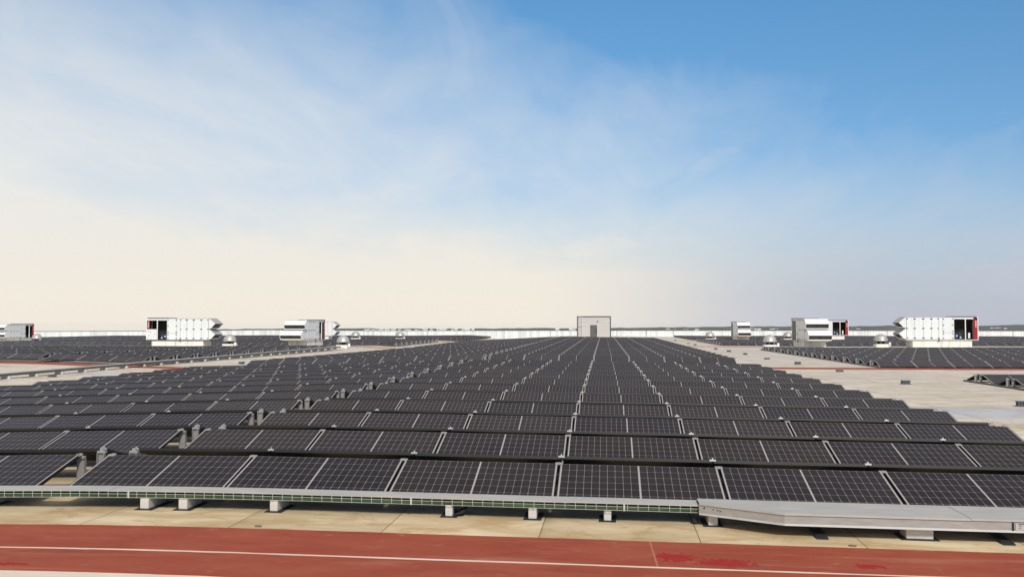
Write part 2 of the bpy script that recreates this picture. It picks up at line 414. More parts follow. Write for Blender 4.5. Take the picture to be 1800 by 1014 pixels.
def strip(name, y0, y1, x0, x1, dz, matn, wob=0.0):
    b = MB(); n = 60
    xx = sorted(set([x0 + (x1 - x0) * k / n for k in range(n + 1)] + [q for q in NX if x0 < q < x1]))
    rg = random.Random(3)
    e = [(rg.uniform(-wob, wob), rg.uniform(-wob, wob)) for _ in xx]
    for (a, ea), (c, ec) in zip(list(zip(xx, e)), list(zip(xx, e))[1:]):
        p = [(a, y0 + ea[0], rz(a, y0)), (c, y0 + ec[0], rz(c, y0)), (c, y1 + ec[1], rz(c, y1)), (a, y1 + ea[1], rz(a, y1))]
        b.face([(q[0], q[1], q[2] + dz) for q in p])
        b.face([(p[0][0], p[0][1], p[0][2]), (p[1][0], p[1][1], p[1][2]), (p[1][0], p[1][1], p[1][2] + dz), (p[0][0], p[0][1], p[0][2] + dz)])
        b.face([(p[2][0], p[2][1], p[2][2]), (p[3][0], p[3][1], p[3][2]), (p[3][0], p[3][1], p[3][2] + dz), (p[2][0], p[2][1], p[2][2] + dz)])
    o = b.obj(name, matn); tag(o, kind='structure'); return o
strip('path', 8.53, 9.50, -14, 12, .008, 'red_mat', .006)
strip('path', 7.70, 8.468, -14, 12, .008, 'red_mat', .006)
strip('path', 8.40, 8.60, -14, 12, .004, 'pale_membrane', 0)
strip('path', 6.3, 7.75, -14, 12, .004, 'pale_membrane', 0)
strip('path', 49.4, 51.3, -110, 100, .006, 'red_mat')
strip('path', 100.5, 102.4, -110, 100, .006, 'red_mat')
strip('path', 137.4, 139.3, -110, 100, .006, 'red_mat')

HP = [(-200, 590), (230, 590), (330, 581), (400, 578.2), (640, 577), (820, 577.6), (950, 576), (1014, 577), (1080, 576.2), (1150, 575), (1210, 575), (1290, 574), (1360, 573.3), (1480, 573.5), (1560, 572.2), (1660, 573), (1750, 571.5), (1800, 570.5), (2100, 571)]
def hp(px):
    for (a, c), (b, d) in zip(HP, HP[1:]):
        if px <= b: return c + (d - c) * (max(px, a) - a) / (b - a)
    return HP[-1][1]
hb = MB(); rgl = random.Random(11)
azs = [(-1500 + 12 * k) for k in range(360)]
rad = [120, 230, 500, 1000, 1800, 2600, 3400, 4200, 4800, 6500]
def land_z(u, j, jit):
    r = rad[j]
    if j <= 1: return -12.0
    crest = CAMZ - (hp(u * FPX + 900) - 571.2) * 4800 / FPX
    tt = (r - 230) / (4800 - 230)
    if j == len(rad) - 1: return crest - 30
    return -12 + (crest + 12) * tt ** 1.4 + jit * (0 if j < 3 else 1.6 * tt)
grid = []
for ai, p_ in enumerate(azs):
    u = (p_ - 900) / FPX; row = []
    an = math.atan(u) - YAW
    for j, r in enumerate(rad):
        row.append((r * math.sin(an) / math.cos(an + YAW), r * math.cos(an) / math.cos(an + YAW), land_z(u, j, rgl.uniform(-1, 1))))
    grid.append(row)
for a, b in zip(grid, grid[1:]):
    for j in range(len(rad) - 1): hb.face([a[j], b[j], b[j + 1], a[j + 1]])
hills = hb.obj('hills', 'land', smooth=True); tag(hills, kind='structure')
# the flat country around and behind the building
gb = MB(); gb.face([(-6000, -6000, -12.6), (6000, -6000, -12.6), (6000, 130, -12.6), (-6000, 130, -12.6)])
tag(gb.obj('ground', 'land'), kind='structure')
# white farm sheds on the far slopes
rgw = random.Random(5)
SPECK = [(640, 700, 9, 579.6), (700, 740, 5, 580), (745, 835, 10, 579), (975, 985, 1, 578), (1000, 1013, 2, 578.5), (1170, 1240, 6, 579.3), (1318, 1368, 7, 578.8), (1425, 1450, 3, 579), (1500, 1512, 2, 578), (1740, 1775, 3, 577.5)]
for a, b, n, yy in SPECK:
    for k in range(n):
        px = a + (b - a) * (k + rgw.uniform(.1, .9)) / n; r = rgw.uniform(2300, 3000)
        u = (px - 900) / FPX; an = math.atan(u) - YAW
        z = CAMZ - (yy + rgw.uniform(-.4, .7) - 571.2) * r / FPX
        bb = MB(); wd = rgw.uniform(2.0, 7); hh = rgw.uniform(1.6, 3.2)
        bb.prism([(-wd, -6), (wd, -6), (wd, hh * .7), (0, hh), (-wd, hh * .7)], 'y', -6, 6)
        o = bb.obj('distant_shed', 'far_white'); o.location = (r * math.sin(an) / math.cos(an + YAW), r * math.cos(an) / math.cos(an + YAW), z); o.rotation_euler = (0, 0, -an + rgw.uniform(-.4, .4))
        tag(o, "tiny white building far off on the hazy hills beyond the parapet", 'building', 'white buildings on the far hills')

# ------------------------------------------------------------------ solar modules
PITCHX, QY, Y1, X0, GAP = 1.80, 2.9213, 11.57, -.515, .33
TILT, RIDGE = 14.0, .42
def ridge(x): return RIDGE if -20 < x < 9 else .315 if x > 0 else .44
def yr(n): return Y1 + (n - 1) * QY
def panel_mesh(parts):
    a, b = -PW / 2, PW / 2
    uv = [(0, 0), (PW, 0), (PW, PL), (0, PL)]
    if parts:
        c = MB(); e = .008
        c.face([(a + e, -PL + e, 0), (b - e, -PL + e, 0), (b - e, -e, 0), (a + e, -e, 0)], 0, [(e, e), (PW - e, e), (PW - e, PL - e), (e, PL - e)])
        c.face([(a + e, -PL + e, -.006), (a + e, -e, -.006), (b - e, -e, -.006), (b - e, -PL + e, -.006)], 1, uv)
        f = MB()
        f.box(a, a + e, -PL, 0, -PT, .0015); f.box(b - e, b, -PL, 0, -PT, .0015)
        f.box(a + e, b - e, -PL, -PL + e, -PT, .0015); f.box(a + e, b - e, -e, 0, -PT, .0015)
        return c.mesh('cell_sheet', ['cells', 'backsheet']), f.mesh('frame', ['frame'])
    c = MB()
    panel_faces(c, Matrix.Identity(4), 0)
    return c.mesh('solar_panel', ['cells', 'frame', 'backsheet'])
def panel_faces(c, M, rnd):
    a, b = -PW / 2, PW / 2
    P = [M @ Vector(q) for q in ((a, -PL, 0), (b, -PL, 0), (b, 0, 0), (a, 0, 0), (a, -PL, -PT), (b, -PL, -PT), (b, 0, -PT), (a, 0, -PT))]
    c.face([P[0], P[1], P[2], P[3]], 0, [(0, 0), (PW, 0), (PW, PL), (0, PL)], rnd)
    c.face([P[7], P[6], P[5], P[4]], 2)
    for q in ((4, 5, 1, 0), (5, 6, 2, 1), (6, 7, 3, 2), (7, 4, 0, 3)): c.face([P[k] for k in q], 1)
ME_CELL, ME_FRAME = panel_mesh(True); ME_FAR = panel_mesh(False)

rgp = random.Random(21)
def panel_matrix(xc, n, back=False, jit=True):
    y = yr(n); s = rslope(xc, y)
    j = (rgp.gauss(0, .13), rgp.gauss(0, .08), rgp.gauss(0, .003)) if jit else (0, 0, 0)
    base = Matrix.Translation((xc, y + (.62 if back else 0), rz(xc, y) + ridge(xc) + j[2])) @ Matrix.Rotation(-s + R(j[1] * .5), 4, 'Y')
    if back: return base @ Matrix.Rotation(math.pi, 4, 'Z') @ Matrix.Rotation(R(TILT + j[0]), 4, 'X')
    return base @ Matrix.Rotation(R(TILT + j[0]), 4, 'X')

# keep-out footprints (x0,x1,y0,y1) for plant standing among the arrays
KEEP = [(-46.5, -36, 92, 97.8), (-32, -27.3, 92, 104), (-37.5, -34.8, 92, 97.5), (-26.9, -23.6, 93, 98), (17, 22.2, 92, 104), (13, 17, 93, 97.5), (25.5, 35.5, 92, 98), (24, 27, 93, 98)]
def blocked(x, n):
    y0, y1 = yr(n) - 1.05, yr(n) + 1.7
    return any(x + .9 > a and x - .9 < b and y1 > c and y0 < d for a, b, c, d in KEEP)
def pix(p):
    X, Y, Z = p[0], p[1], p[2] - CAMZ
    s, c = math.sin(YAW), math.cos(YAW)
    f = Vector((-s * math.cos(PITCH), c * math.cos(PITCH), math.sin(PITCH))); r = Vector((c, s, 0)); u = r.cross(f)
    v = Vector((X, Y, Z)); d = v.dot(f)
    if d < .5: return None
    return 900 + FPX * v.dot(r) / d, 507 - FPX * v.dot(u) / d, d

# an array = list of (column centre list with names, rows)
PAN = []   # (xc, n, front label builder)
def cols(x_edge, n, sign):  # n columns going away from an edge
    return [x_edge + sign * (PITCHX * (k + .5)) for k in range(n)]
RIGHT = [X0 - 3 * PITCHX + PITCHX * (k + .5) for k in range(7)]
LEFT0 = X0 - 3 * PITCHX - GAP
LEFT = cols(LEFT0, 7, -1)
def lab_main(side, k, n):
    row = ("%s row" % ordn(n - 1)) if n <= 12 else ("%s row beyond walkway" % ordn(n - 15))
    if side == 'R': pos = "right-hand end" if k == 6 else "%s right of post-lined gap" % ordn(k)
    else: pos = "left-hand end" if k == 6 else "%s left of post-lined gap" % ordn(k)
    if n == 1 and side == 'R' : return "solar panel right behind cable tray, front row, %s" % pos
    return "solar panel in middle array, %s, %s" % (row, pos)
rows_main = list(range(1, 13)) + list(range(15, 44))
for n in rows_main:
    for k, x in enumerate(RIGHT): PAN.append((x, n, ('M', 'R', k)))
    if n != 30:
        for k, x in enumerate(LEFT): PAN.append((x, n, ('M', 'L', k)))
# right-hand arrays
RA = 13.65
for n in range(1, 11):
    for k, x in enumerate(cols(RA, 5, 1)): PAN.append((x, n, ('RN', '', k)))
for n in range(15, 28):
    for k, x in enumerate(cols(RA, 16, 1)): PAN.append((x, n, ('R2', '', k)))
for n in range(34, 44):
    for k, x in enumerate(cols(12.3, 24, 1)): PAN.append((x, n, ('R3', '', k)))
for n in range(47, 60):
    for k, x in enumerate(cols(12.5, 32, 1)): PAN.append((x, n, ('R4', '', k)))
# left-hand arrays
LA = -24.5
LC = cols(LA, 3, -1) + cols(LA - 3 * PITCHX - GAP, 7, -1) + cols(LA - 10 * PITCHX - 2 * GAP, 7, -1) + cols(LA - 17 * PITCHX - 3 * GAP, 7, -1)
for n in range(15, 28):
    for k, x in enumerate(LC): PAN.append((x, n, ('L2', '', k)))
LC3 = cols(-22.6, 28, -1)
for n in range(34, 44):
    for k, x in enumerate(LC3): PAN.append((x, n, ('L3', '', k)))
for n in range(47, 60):
    for k, x in enumerate(cols(-20.5, 40, -1)): PAN.append((x, n, ('L4', '', k)))
PAN = [p for p in PAN if not blocked(p[0], p[1])]
# largest 300 in the frame become things of their own
def area(p):
    M = panel_matrix(p[0], p[1], jit=False); q = [pix(M @ Vector(c)) for c in ((-PW / 2, -PL, 0), (PW / 2, -PL, 0), (PW / 2, 0, 0), (-PW / 2, 0, 0))]
    if any(a is None for a in q): return -1
    cx = [min(max(a[0], 0), 1800) for a in q]; cy = [a[1] for a in q]
    if max(cx) - min(cx) < 2: return -1
    return .5 * abs(sum(cx[i] * cy[(i + 1) % 4] - cx[(i + 1) % 4] * cy[i] for i in range(4)))
order = sorted(range(len(PAN)), key=lambda i: -area(PAN[i]))
solo = set(order[:300])
stuff = MB()
def lab_side(a, k, n):
    if a == 'RN': return "solar panel of array cut by right picture edge, %s row from back, %s from end" % (ordn(10 - n), ordn(k))
    if a == 'R2': return "solar panel of right array, %s row behind red strip, %s from left edge" % (ordn(n - 15), ordn(k))
    if a == 'L2': return "solar panel of left-hand array, %s row behind red strip, %s from cable tray" % (ordn(n - 15), ordn(k))
    return "dark solar panel of far array, %s row, %s column" % (ordn(n), ordn(k))
for i, (x, n, key) in enumerate(PAN):
    M = panel_matrix(x, n)
    vis = area((x, n, key))
    if i in solo:
        lab = lab_main(key[1], key[2], n) if key[0] == 'M' else lab_side(key[0], key[2], n)
        if key[0] == 'M' and n <= 12:
            o = empty('solar_panel', (0, 0, 0), lab, 'solar panel', 'solar panels laid in rows on the roof')
            o.matrix_world = M
            link('cell_sheet', ME_CELL, o); link('frame', ME_FRAME, o)
        else:
            o = link('solar_panel', ME_FAR); o.matrix_world = M
            tag(o, lab, 'solar panel', 'solar panels laid in rows on the roof')
    else: panel_faces(stuff, M, rgp.random())
    panel_faces(stuff, panel_matrix(x, n, True), rgp.random())
o = stuff.obj('solar_panels', ['cells', 'frame', 'backsheet'])
tag(o, "far rows of dark solar panels running back to the parapet, and the panels behind each ridge", 'solar panels', kind='stuff')

# ------------------------------------------------------------------ mounting frames (one per seam and block)
def clamp_geo(b, M, kind):
    if kind == 'front':      # clamp that bridges two modules at the ridge, with its bolt
        b.box(-.042, .042, -.045, .012, .002, .009, 0, M); b.box(-.009, .009, -.025, -.007, .009, .02, 0, M); b.box(-.022, .022, .002, .014, -.03, .002, 0, M)
    elif kind == 'low':
        b.box(-.045, .045, -PL - .012, -PL + .035, .002, .010, 0, M); b.box(-.010, .010, -PL + .0, -PL + .02, .010, .022, 0, M)
    else:                    # back module: plate and upright pin seen over the ridge gap
        b.box(-.038, .038, -.02, .012, .001, .007, 0, M); b.box(-.038, .038, .004, .012, -.014, .001, 0, M); b.box(-.009, .009, -.010, .006, .007, .026, 0, M)
def post_geo(b, x, y, z, face):
    RIDGE = ridge(x)
    # folded sheet post: web, two flanges and a clamp head
    b.box(x - .046, x + .046, y - .004, y + .004, z + .02, z + RIDGE - .045, 0)
    b.box(x - .046, x - .040, y + .004, y + .05 * face, z + .02, z + RIDGE - .045, 0) if face > 0 else b.box(x - .046, x - .040, y - .05, y - .004, z + .02, z + RIDGE - .045, 0)
    b.box(x + .040, x + .046, y + .004, y + .05, z + .02, z + RIDGE - .045, 0) if face > 0 else b.box(x + .040, x + .046, y - .05, y - .004, z + .02, z + RIDGE - .045, 0)
    b.box(x - .052, x + .052, y - .03, y + .03, z + RIDGE - .045, z + RIDGE - .018, 1)
    b.box(x - .022, x + .022, y - .015, y + .015, z + RIDGE - .018, z + RIDGE + .014, 1)
def seam_frame(x, rows, end, label, group, detailed):
    y0, y1 = yr(rows[0]) - (.35 if rows[0] == 1 else 1.10), yr(rows[-1]) + 1.72
    rail = MB()
    def railbox(b):
        mw = .08 if end else .48  # inner seams widen into a black sheet standing in for shade under panels
        ym = max(y0, 11.4)
        yy = [y0] + ([ym] if ym > y0 else []) + [q for q in (52, 90) if y0 < q < y1] + [y1]
        for ya, yb in zip(yy, yy[1:]):
            za, zb = rz(x, ya), rz(x, yb)
            b.prism([(ya, za + .012), (yb, zb + .012), (yb, zb + .055), (ya, za + .055)], 'x', x - .04, x + .04, 0)
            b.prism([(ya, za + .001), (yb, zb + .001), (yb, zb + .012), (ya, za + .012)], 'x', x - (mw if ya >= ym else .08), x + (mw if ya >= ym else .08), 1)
    if detailed:
        root = empty('mounting_frame', (x, y0, rz(x)), label, 'mounting frame', group)
        inv = Matrix.Translation((-x, -y0, -rz(x)))
        def add(b, name, mats):
            b.v = [tuple(inv @ Vector(q)) for q in b.v]; return b.obj(name, mats, root)
        railbox(rail); add(rail, 'base_rail', ['rail', 'rubber_and_shade'])
        for n in rows:
            f = panel_matrix(x, n, jit=False); bk = panel_matrix(x, n, True, jit=False)
            for k, M in (('front', f), ('low', f), ('back', bk)):
                c = MB(); clamp_geo(c, M, k); add(c, 'clamp', ['bright_metal'])
            if end:
                p = MB(); post_geo(p, x, yr(n) + .05, rz(x), 1); add(p, 'post', ['galv_post', 'bright_metal'])
                p = MB(); post_geo(p, x, yr(n) + .57, rz(x), -1); add(p, 'post', ['galv_post', 'bright_metal'])
    else:
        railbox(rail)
        c = MB()
        for n in rows:
            if end:
                post_geo(c, x, yr(n) + .05, rz(x, yr(n)), 1); post_geo(c, x, yr(n) + .57, rz(x, yr(n)), -1)
            for k, M in (('front', panel_matrix(x, n, jit=False)),):
                i = len(c.m); clamp_geo(c, M, k)
                for q in range(i, len(c.m)): c.m[q] = 1
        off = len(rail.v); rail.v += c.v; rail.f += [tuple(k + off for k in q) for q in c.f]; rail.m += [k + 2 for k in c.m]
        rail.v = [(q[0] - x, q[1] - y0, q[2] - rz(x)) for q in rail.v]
        o = rail.obj('mounting_frame', ['rail', 'rubber_and_shade', 'galv_post', 'bright_metal']); o.location = (x, y0, rz(x))
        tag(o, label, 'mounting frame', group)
G1 = 'mounting frames under the panel seams'
front_rows = list(range(1, 13))
for k in range(8):
    x = X0 + (k - 3) * PITCHX; e = k in (0, 7)
    lab = {0: "mounting frame with grey posts along the right side of the post-lined gap", 7: "mounting frame along right-hand end of the front panel rows"}.get(k, "mounting frame in front block, %s seam right of the post-lined gap" % ordn(k - 1))
    seam_frame(x + (.06 if k == 0 else -.06 if k == 7 else 0), front_rows, e, lab, G1, True)
for k in range(8):
    x = LEFT0 - k * PITCHX; e = k in (0, 7)
    lab = {0: "mounting frame with grey capped posts along left side of the post-lined gap", 7: "mounting frame along left-hand end of the front panel rows"}.get(k, "mounting frame in front block, %s seam left of the post-lined gap" % ordn(k - 1))
    seam_frame(x + (.06 if k == 7 else -.03 if k == 0 else 0), front_rows, e, lab, G1, True)
for k in range(8):
    x = X0 + (k - 3) * PITCHX
    seam_frame(x, list(range(15, 44)), k in (0, 7), "mounting frame of rear middle rows beyond red walkway, %s seam from post-lined gap rightward" % ordn(k), G1, False)
for k in range(8):
    x = LEFT0 - k * PITCHX
    seam_frame(x, [r for r in range(15, 44) if r != 30], k in (0, 7), "mounting frame of rear middle rows beyond red walkway, %s seam from post-lined gap leftward" % ordn(k), G1, False)
for k in range(10):
    seam_frame(RA + k * PITCHX + (-.03 if k == 0 else 0), list(range(15, 28)), k == 0, "mounting frame with pale posts along the open edge of right-hand array" if k == 0 else "mounting frame of right-hand array, %s seam in from its post-lined edge" % ordn(k - 1), G1, False)
seam_frame(RA - .03, list(range(1, 11)), True, "mounting frame with posts on the near right array at the picture edge", G1, False)
seam_frame(12.3 - .03, list(range(34, 44)), True, "mounting frame with small posts on far right array beyond the dome vent", G1, False)
for k, xg in enumerate((LA, LA - 3 * PITCHX, LA - 3 * PITCHX - GAP, LA - 10 * PITCHX - GAP, LA - 10 * PITCHX - 2 * GAP)):
    seam_frame(xg, list(range(15, 28)), True, ["mounting frame with posts beside the long cable tray of left-hand array", "mounting frame right of nearest gap in left-hand array", "mounting frame left of nearest gap in left-hand array", "mounting frame right of second gap in left-hand array", "mounting frame left of second gap in left-hand array"][k], G1, False)
seam_frame(-22.6, list(range(34, 44)), True, "mounting frame with tiny posts on far left array before parapet", G1, False)

# ------------------------------------------------------------------ cable tray, duct and their blocks
BL = [(-6.76, 10.38, .095, .122, .42), (-4.88, 10.36, .095, .122, .46), (-4.46, 10.37, .095, .122, .42), (-3.47, 10.37, .085, .122, .38), (-1.61, 10.39, .075, .122, .32), (-.74, 10.39, .085, .122, .34), (.03, 10.41, .075, .122, .30), (1.09, 10.33, .095, .105, .34), (3.0, 9.98, .25, .12, .25)]
BLAB = ["grey concrete block under the cable tray, cut by the left picture edge", "long grey concrete block, left one of the close pair under the cable tray", "grey concrete block, right one of the close pair under the cable tray", "concrete block under cable tray, first right of the close pair", "concrete block under cable tray with a torn black pad curling up", "concrete block under cable tray, middle one of three left of the wide duct", "small concrete block under cable tray, nearest left of the wide duct", "concrete block under the left end of wide grey duct", "wide concrete block under the long straight part of the grey duct"]
for (x, y, wd, h, ln), lab in zip(BL, BLAB):
    z = rz(x)
    o = empty('concrete_block', (x, y, z), lab, 'block', 'concrete blocks carrying the front cable tray', (0, -rslope(x), random.uniform(-.03, .03)))
    b = MB(); b.box(-wd / 2, wd / 2, 0, ln, .008, h); b.obj('block', 'concrete', o, bevel=.006)
    p = MB()
    p.box(-wd / 2 - .05, wd / 2 + .05, -.03, ln + .05, 0.0005, .008)
    if abs(x + 1.61) < .01: p.prism([(.05, .008), (.16, .05), (.165, .075), (.15, .075), (.05, .02)], 'y', .02, .28)
    if abs(x - 1.09) < .01: p.lathe([(.03, .008), (.035, .03), (.03, .06)], 10, 0, (-.17, .10, 0))
    p.obj('rubber_pad', 'rubber_and_shade', o)
tray = empty('cable_tray', (-1.5, 10.55, rz(-1.5) - .031), "long wire basket cable tray with grey lid and green cables along front panel row", 'cable tray')
def zt(x): return rz(x) - rz(-1.5)
def follow(b):   # bend a straight run over the roof crest
    b.v = [(q[0], q[1], q[2] + zt(q[0] - 1.5 + 0)) if False else (q[0], q[1], q[2] + zt(q[0] + -1.5)) for q in b.v]
LX = [-9.2, -6.1, -3.35, -.62 + .20, .93]
joints = [-9.2, -5.26, -3.25, -.36, .96]
TY0, TY1 = -.20, .065
for a, b_ in zip(joints, joints[1:]):
    l = MB(); dz = random.uniform(-.003, .003)
    for q in range(8):
        xa = a + (b_ - a) * q / 8 + 1.5; xb = a + (b_ - a) * (q + 1) / 8 + 1.5
        l.face([(xa, TY0, .236 + dz), (xb, TY0, .236 + dz), (xb, TY1, .242 + dz), (xa, TY1, .242 + dz)])
        l.face([(xa, TY0, .224 + dz), (xb, TY0, .224 + dz), (xb, TY0, .236 + dz), (xa, TY0, .236 + dz)])
        l.face([(xa, TY1, .242 + dz), (xb, TY1, .242 + dz), (xb, TY1, .205 + dz), (xa, TY1, .205 + dz)])
    follow(l); l.obj('lid', 'lid', tray)
wr = MB(); x = -9.2
def bar(b, x0, x1, y0, y1, z0, z1): 
    n = max(1, int((x1 - x0) / .5))
    for q in range(n): b.box(x0 + (x1 - x0) * q / n, x0 + (x1 - x0) * (q + 1) / n, y0, y1, z0, z1)
for zz_ in (.160, .198):
    bar(wr, -9.2 + 1.5, .94 + 1.5, TY0 + .006, TY0 + .0105, zz_ - .002, zz_ + .002)
for yy_ in (-.12, -.05, .02): bar(wr, -9.2 + 1.5, .94 + 1.5, yy_, yy_ + .004, .159, .163)
k = -9.2
while k < .93:
    wr.box(k + 1.5 - .0022, k + 1.5 + .0022, TY0 + .002, TY0 + .006, .157, .224); wr.box(k + 1.5 - .002, k + 1.5 + .002, TY0 + .006, TY1 - .02, .155, .159); k += .106
for k in (-7.2, -5.05, -2.0 , .2): wr.box(k + 1.5 - .008, k + 1.5 + .008, TY0 - .002, TY0 + .002, .155, .224)
follow(wr); wr.obj('wire_basket', 'wire', tray)
for j, (yy_, zz_, rr, mm) in enumerate(((-.165, .178, .016, 'cable_green'), (-.128, .179, .017, 'cable_green'), (-.088, .178, .016, 'cable_green'), (-.045, .179, .017, 'cable_black'), (.0, .178, .016, 'cable_black'))):
    c = MB(); c.tube([(-9.2 + 1.5 + .2535 * q, yy_ + .006 * math.sin(q * 1.3 + j), zz_ + .0015 * math.sin(q * .9 + 2 * j) + zt(-9.2 + .2535 * q)) for q in range(41)], rr, 8)
    c.obj('cable', mm, tray, smooth=True)

DZ = rz(.95)
duct = empty('cable_duct', (.95, 10.3, 0), "wide flat grey metal cable duct with angled left end before the panels", 'cable duct')
def duct_pts(x): return .14 + (rz(x) - rz(1.7)), .033 + (rz(x) - rz(1.7))     # lid level, underside level (world)
YB = 10.56
outline = [(.95, 10.33), (1.72, 9.90), (3.42, 9.90), (8.6, 9.90)]
def ly(x):
    for (a, c), (b, d) in zip(outline, outline[1:]):
        if x <= b: return c + (d - c) * (x - a) / (b - a)
    return 9.9
L = lambda x, y, z: (x - .95, y - 10.3, z)
for a, b_ in ((.95, 3.44), (3.444, 8.6)):
    l = MB(); n = 12; off = 0 if a < 1 else .0025
    xx = sorted(set([a + (b_ - a) * q / n for q in range(n + 1)] + [q for q in (1.72,) if a < q < b_]))
    for p, q in zip(xx, xx[1:]):
        zp, zq = duct_pts(p)[0] + off, duct_pts(q)[0] + off
        fp, fq = ly(p) - .012, ly(q) - .012
        l.face([L(p, fp, zp), L(q, fq, zq), L(q, YB, zq + .004), L(p, YB, zp + .004)])
        l.face([L(p, fp, zp - .018), L(q, fq, zq - .018), L(q, fq, zq), L(p, fp, zp)])
        l.face([L(q, YB, zq - .03), L(p, YB, zp - .03), L(p, YB, zp + .004), L(q, YB, zq + .004)])
    l.face([L(a, ly(a) - .012, duct_pts(a)[0] - .018 + off), L(a, ly(a) - .012, duct_pts(a)[0] + off), L(a, YB, duct_pts(a)[0] + .004 + off), L(a, YB, duct_pts(a)[0] - .03 + off)])
    l.obj('lid', 'lid', duct)
s_ = MB(); xx = [.95, 1.3, 1.72] + [1.72 + .4 * q for q in range(1, 18)]
for p, q in zip(xx, xx[1:]):
    t0, b0 = duct_pts(p); t1, b1 = duct_pts(q)
    s_.face([L(p, ly(p), b0), L(q, ly(q), b1), L(q, ly(q), t1 - .001), L(p, ly(p), t0 - .001)])
    s_.face([L(p, ly(p) - .010, b0 - .006), L(q, ly(q) - .010, b1 - .006), L(q, ly(q), b1), L(p, ly(p), b0)])
    s_.face([L(p, ly(p) - .010, b0 - .008), L(p, YB, b0 - .008), L(q, YB, b1 - .008), L(q, ly(q) - .010, b1 - .008)])
    s_.face([L(p, YB, b0), L(p, YB, t0 - .002), L(q, YB, t1 - .002), L(q, YB, b1)])
t0, b0 = duct_pts(.95)
s_.face([L(.95, 10.33, b0), L(.95, 10.33, t0 - .002), L(.95, YB, t0 - .002), L(.95, YB, b0)])
s_.obj('side_panel', 'duct_side', duct)
lb = MB()
for p, q in zip(xx, xx[1:]):
    b0, b1 = duct_pts(p)[1], duct_pts(q)[1]
    lb.face([L(p, ly(p) - .012, b0 - .010), L(q, ly(q) - .012, b1 - .010), L(q, ly(q) - .004, b1 + .010), L(p, ly(p) - .004, b0 + .010)])
    lb.face([L(p, ly(p) - .012, b0 - .010), L(p, ly(p) + .02, b0 - .010), L(q, ly(q) + .02, b1 - .010), L(q, ly(q) - .012, b1 - .010)])
lb.obj('bottom_lip', 'lid', duct)
for xx_, zz_ in ((1.0, .10), (1.085, .10), (1.125, .097), (1.15, .092)):
    h = MB(); h.box(xx_ - .95 - .006, xx_ - .95 + .006, ly(xx_) - 10.3 - .006, ly(xx_) - 10.3 + .003, zz_ - .004, zz_ + (.012 if xx_ == 1.0 else .003)); h.obj('screw_hole', 'ink', duct)
lp = MB(); tz, bz = duct_pts(3.88)
lp.box(3.845 - .95, 4.08 - .95, -.408, -.4015, bz + .012, tz - .03)
plate = lp.obj('label_plate', 'sticker', duct)
ik = MB()
ik.box(3.815 - .95, 3.832 - .95, -.4075, -.4015, bz + .008, tz - .024)
for a_, b_, c_, d_ in ((3.81, 4.0, .066, .072), (3.815, 3.84, .05, .054), (3.86, 3.885, .05, .054), (3.90, 3.915, .048, .053), (3.875, 3.9, .03, .036), (3.815, 3.835, .032, .036), (3.93, 3.99, .05, .054), (3.92, 3.98, .032, .036)):
    ik.box(a_ - .89, b_ - .89, -.410, -.4082, bz + c_, bz + d_)
ik.obj('printing', 'ink', plate)
for xx_, lab in ((2.07, "dark plastic strip poking out under the wide grey duct left of the wide block"), (3.78, "dark plastic strip poking out under the wide grey duct right of the wide block")):
    b = MB(); b.prism([(9.86, .003), (9.95, .02), (10.5, .05), (10.5, .055), (9.95, .026), (9.86, .008)], 'x', xx_ - .055, xx_ + .055)
    b.v = [(q[0], q[1], q[2] + rz(xx_)) for q in b.v]
    tag(b.obj('rail_protection_strip', 'strip_dark'), lab, 'strip')
# scraps on the dusty roof
rgd = random.Random(9)
for (x, y), lab in (((-3.37, 9.62), "small dry leaf scrap on the beige roof near the red mat"), ((2.28, 9.60), "brown scrap of torn membrane at the seam by the red mat")):
    b = MB(); pts = [(rgd.uniform(.6, 1) * .045 * math.cos(a * .9), rgd.uniform(.5, 1) * .03 * math.sin(a * .9)) for a in range(7)]
    b.prism(pts, 'z', .002, .012); b.v = [(q[0] + x, q[1] + y, q[2] + rz(x)) for q in b.v]
    tag(b.obj('scrap', 'drain_brown'), lab, 'debris')

# long lidded tray on the left walkway
TX, TA, TB = -24.05, 30.0, 90.0
ltray = empty('cable_tray', (TX, TA, rz(TX)), "long narrow lidded cable tray on little blocks along the left walkway", 'cable tray')
b = MB(); b.box(-.15, .15, 0, TB - TA, .235, .25); b.box(.14, .15, 0, TB - TA, .215, .2349); b.obj('lid', 'lid', ltray)
b = MB(); b.box(-.13, .13, 0, TB - TA, .12, .20); b.obj('side_panel', 'rail', ltray)
first = None
for k in range(31):
    if first is None:
        b = MB(); b.box(-.20, .20, -.07, .07, .0, .118); me = b.mesh('concrete_block', ['concrete'], bevel=.008)
    o = link('concrete_block', me); first = o; o.location = (TX, TA + .6 + 2.0 * k, rz(TX) + .001); o.rotation_euler = (0, 0, random.uniform(-.08, .08))
    tag(o, "small concrete block under the long lidded tray on the left walkway", 'block', 'blocks under the left walkway tray')

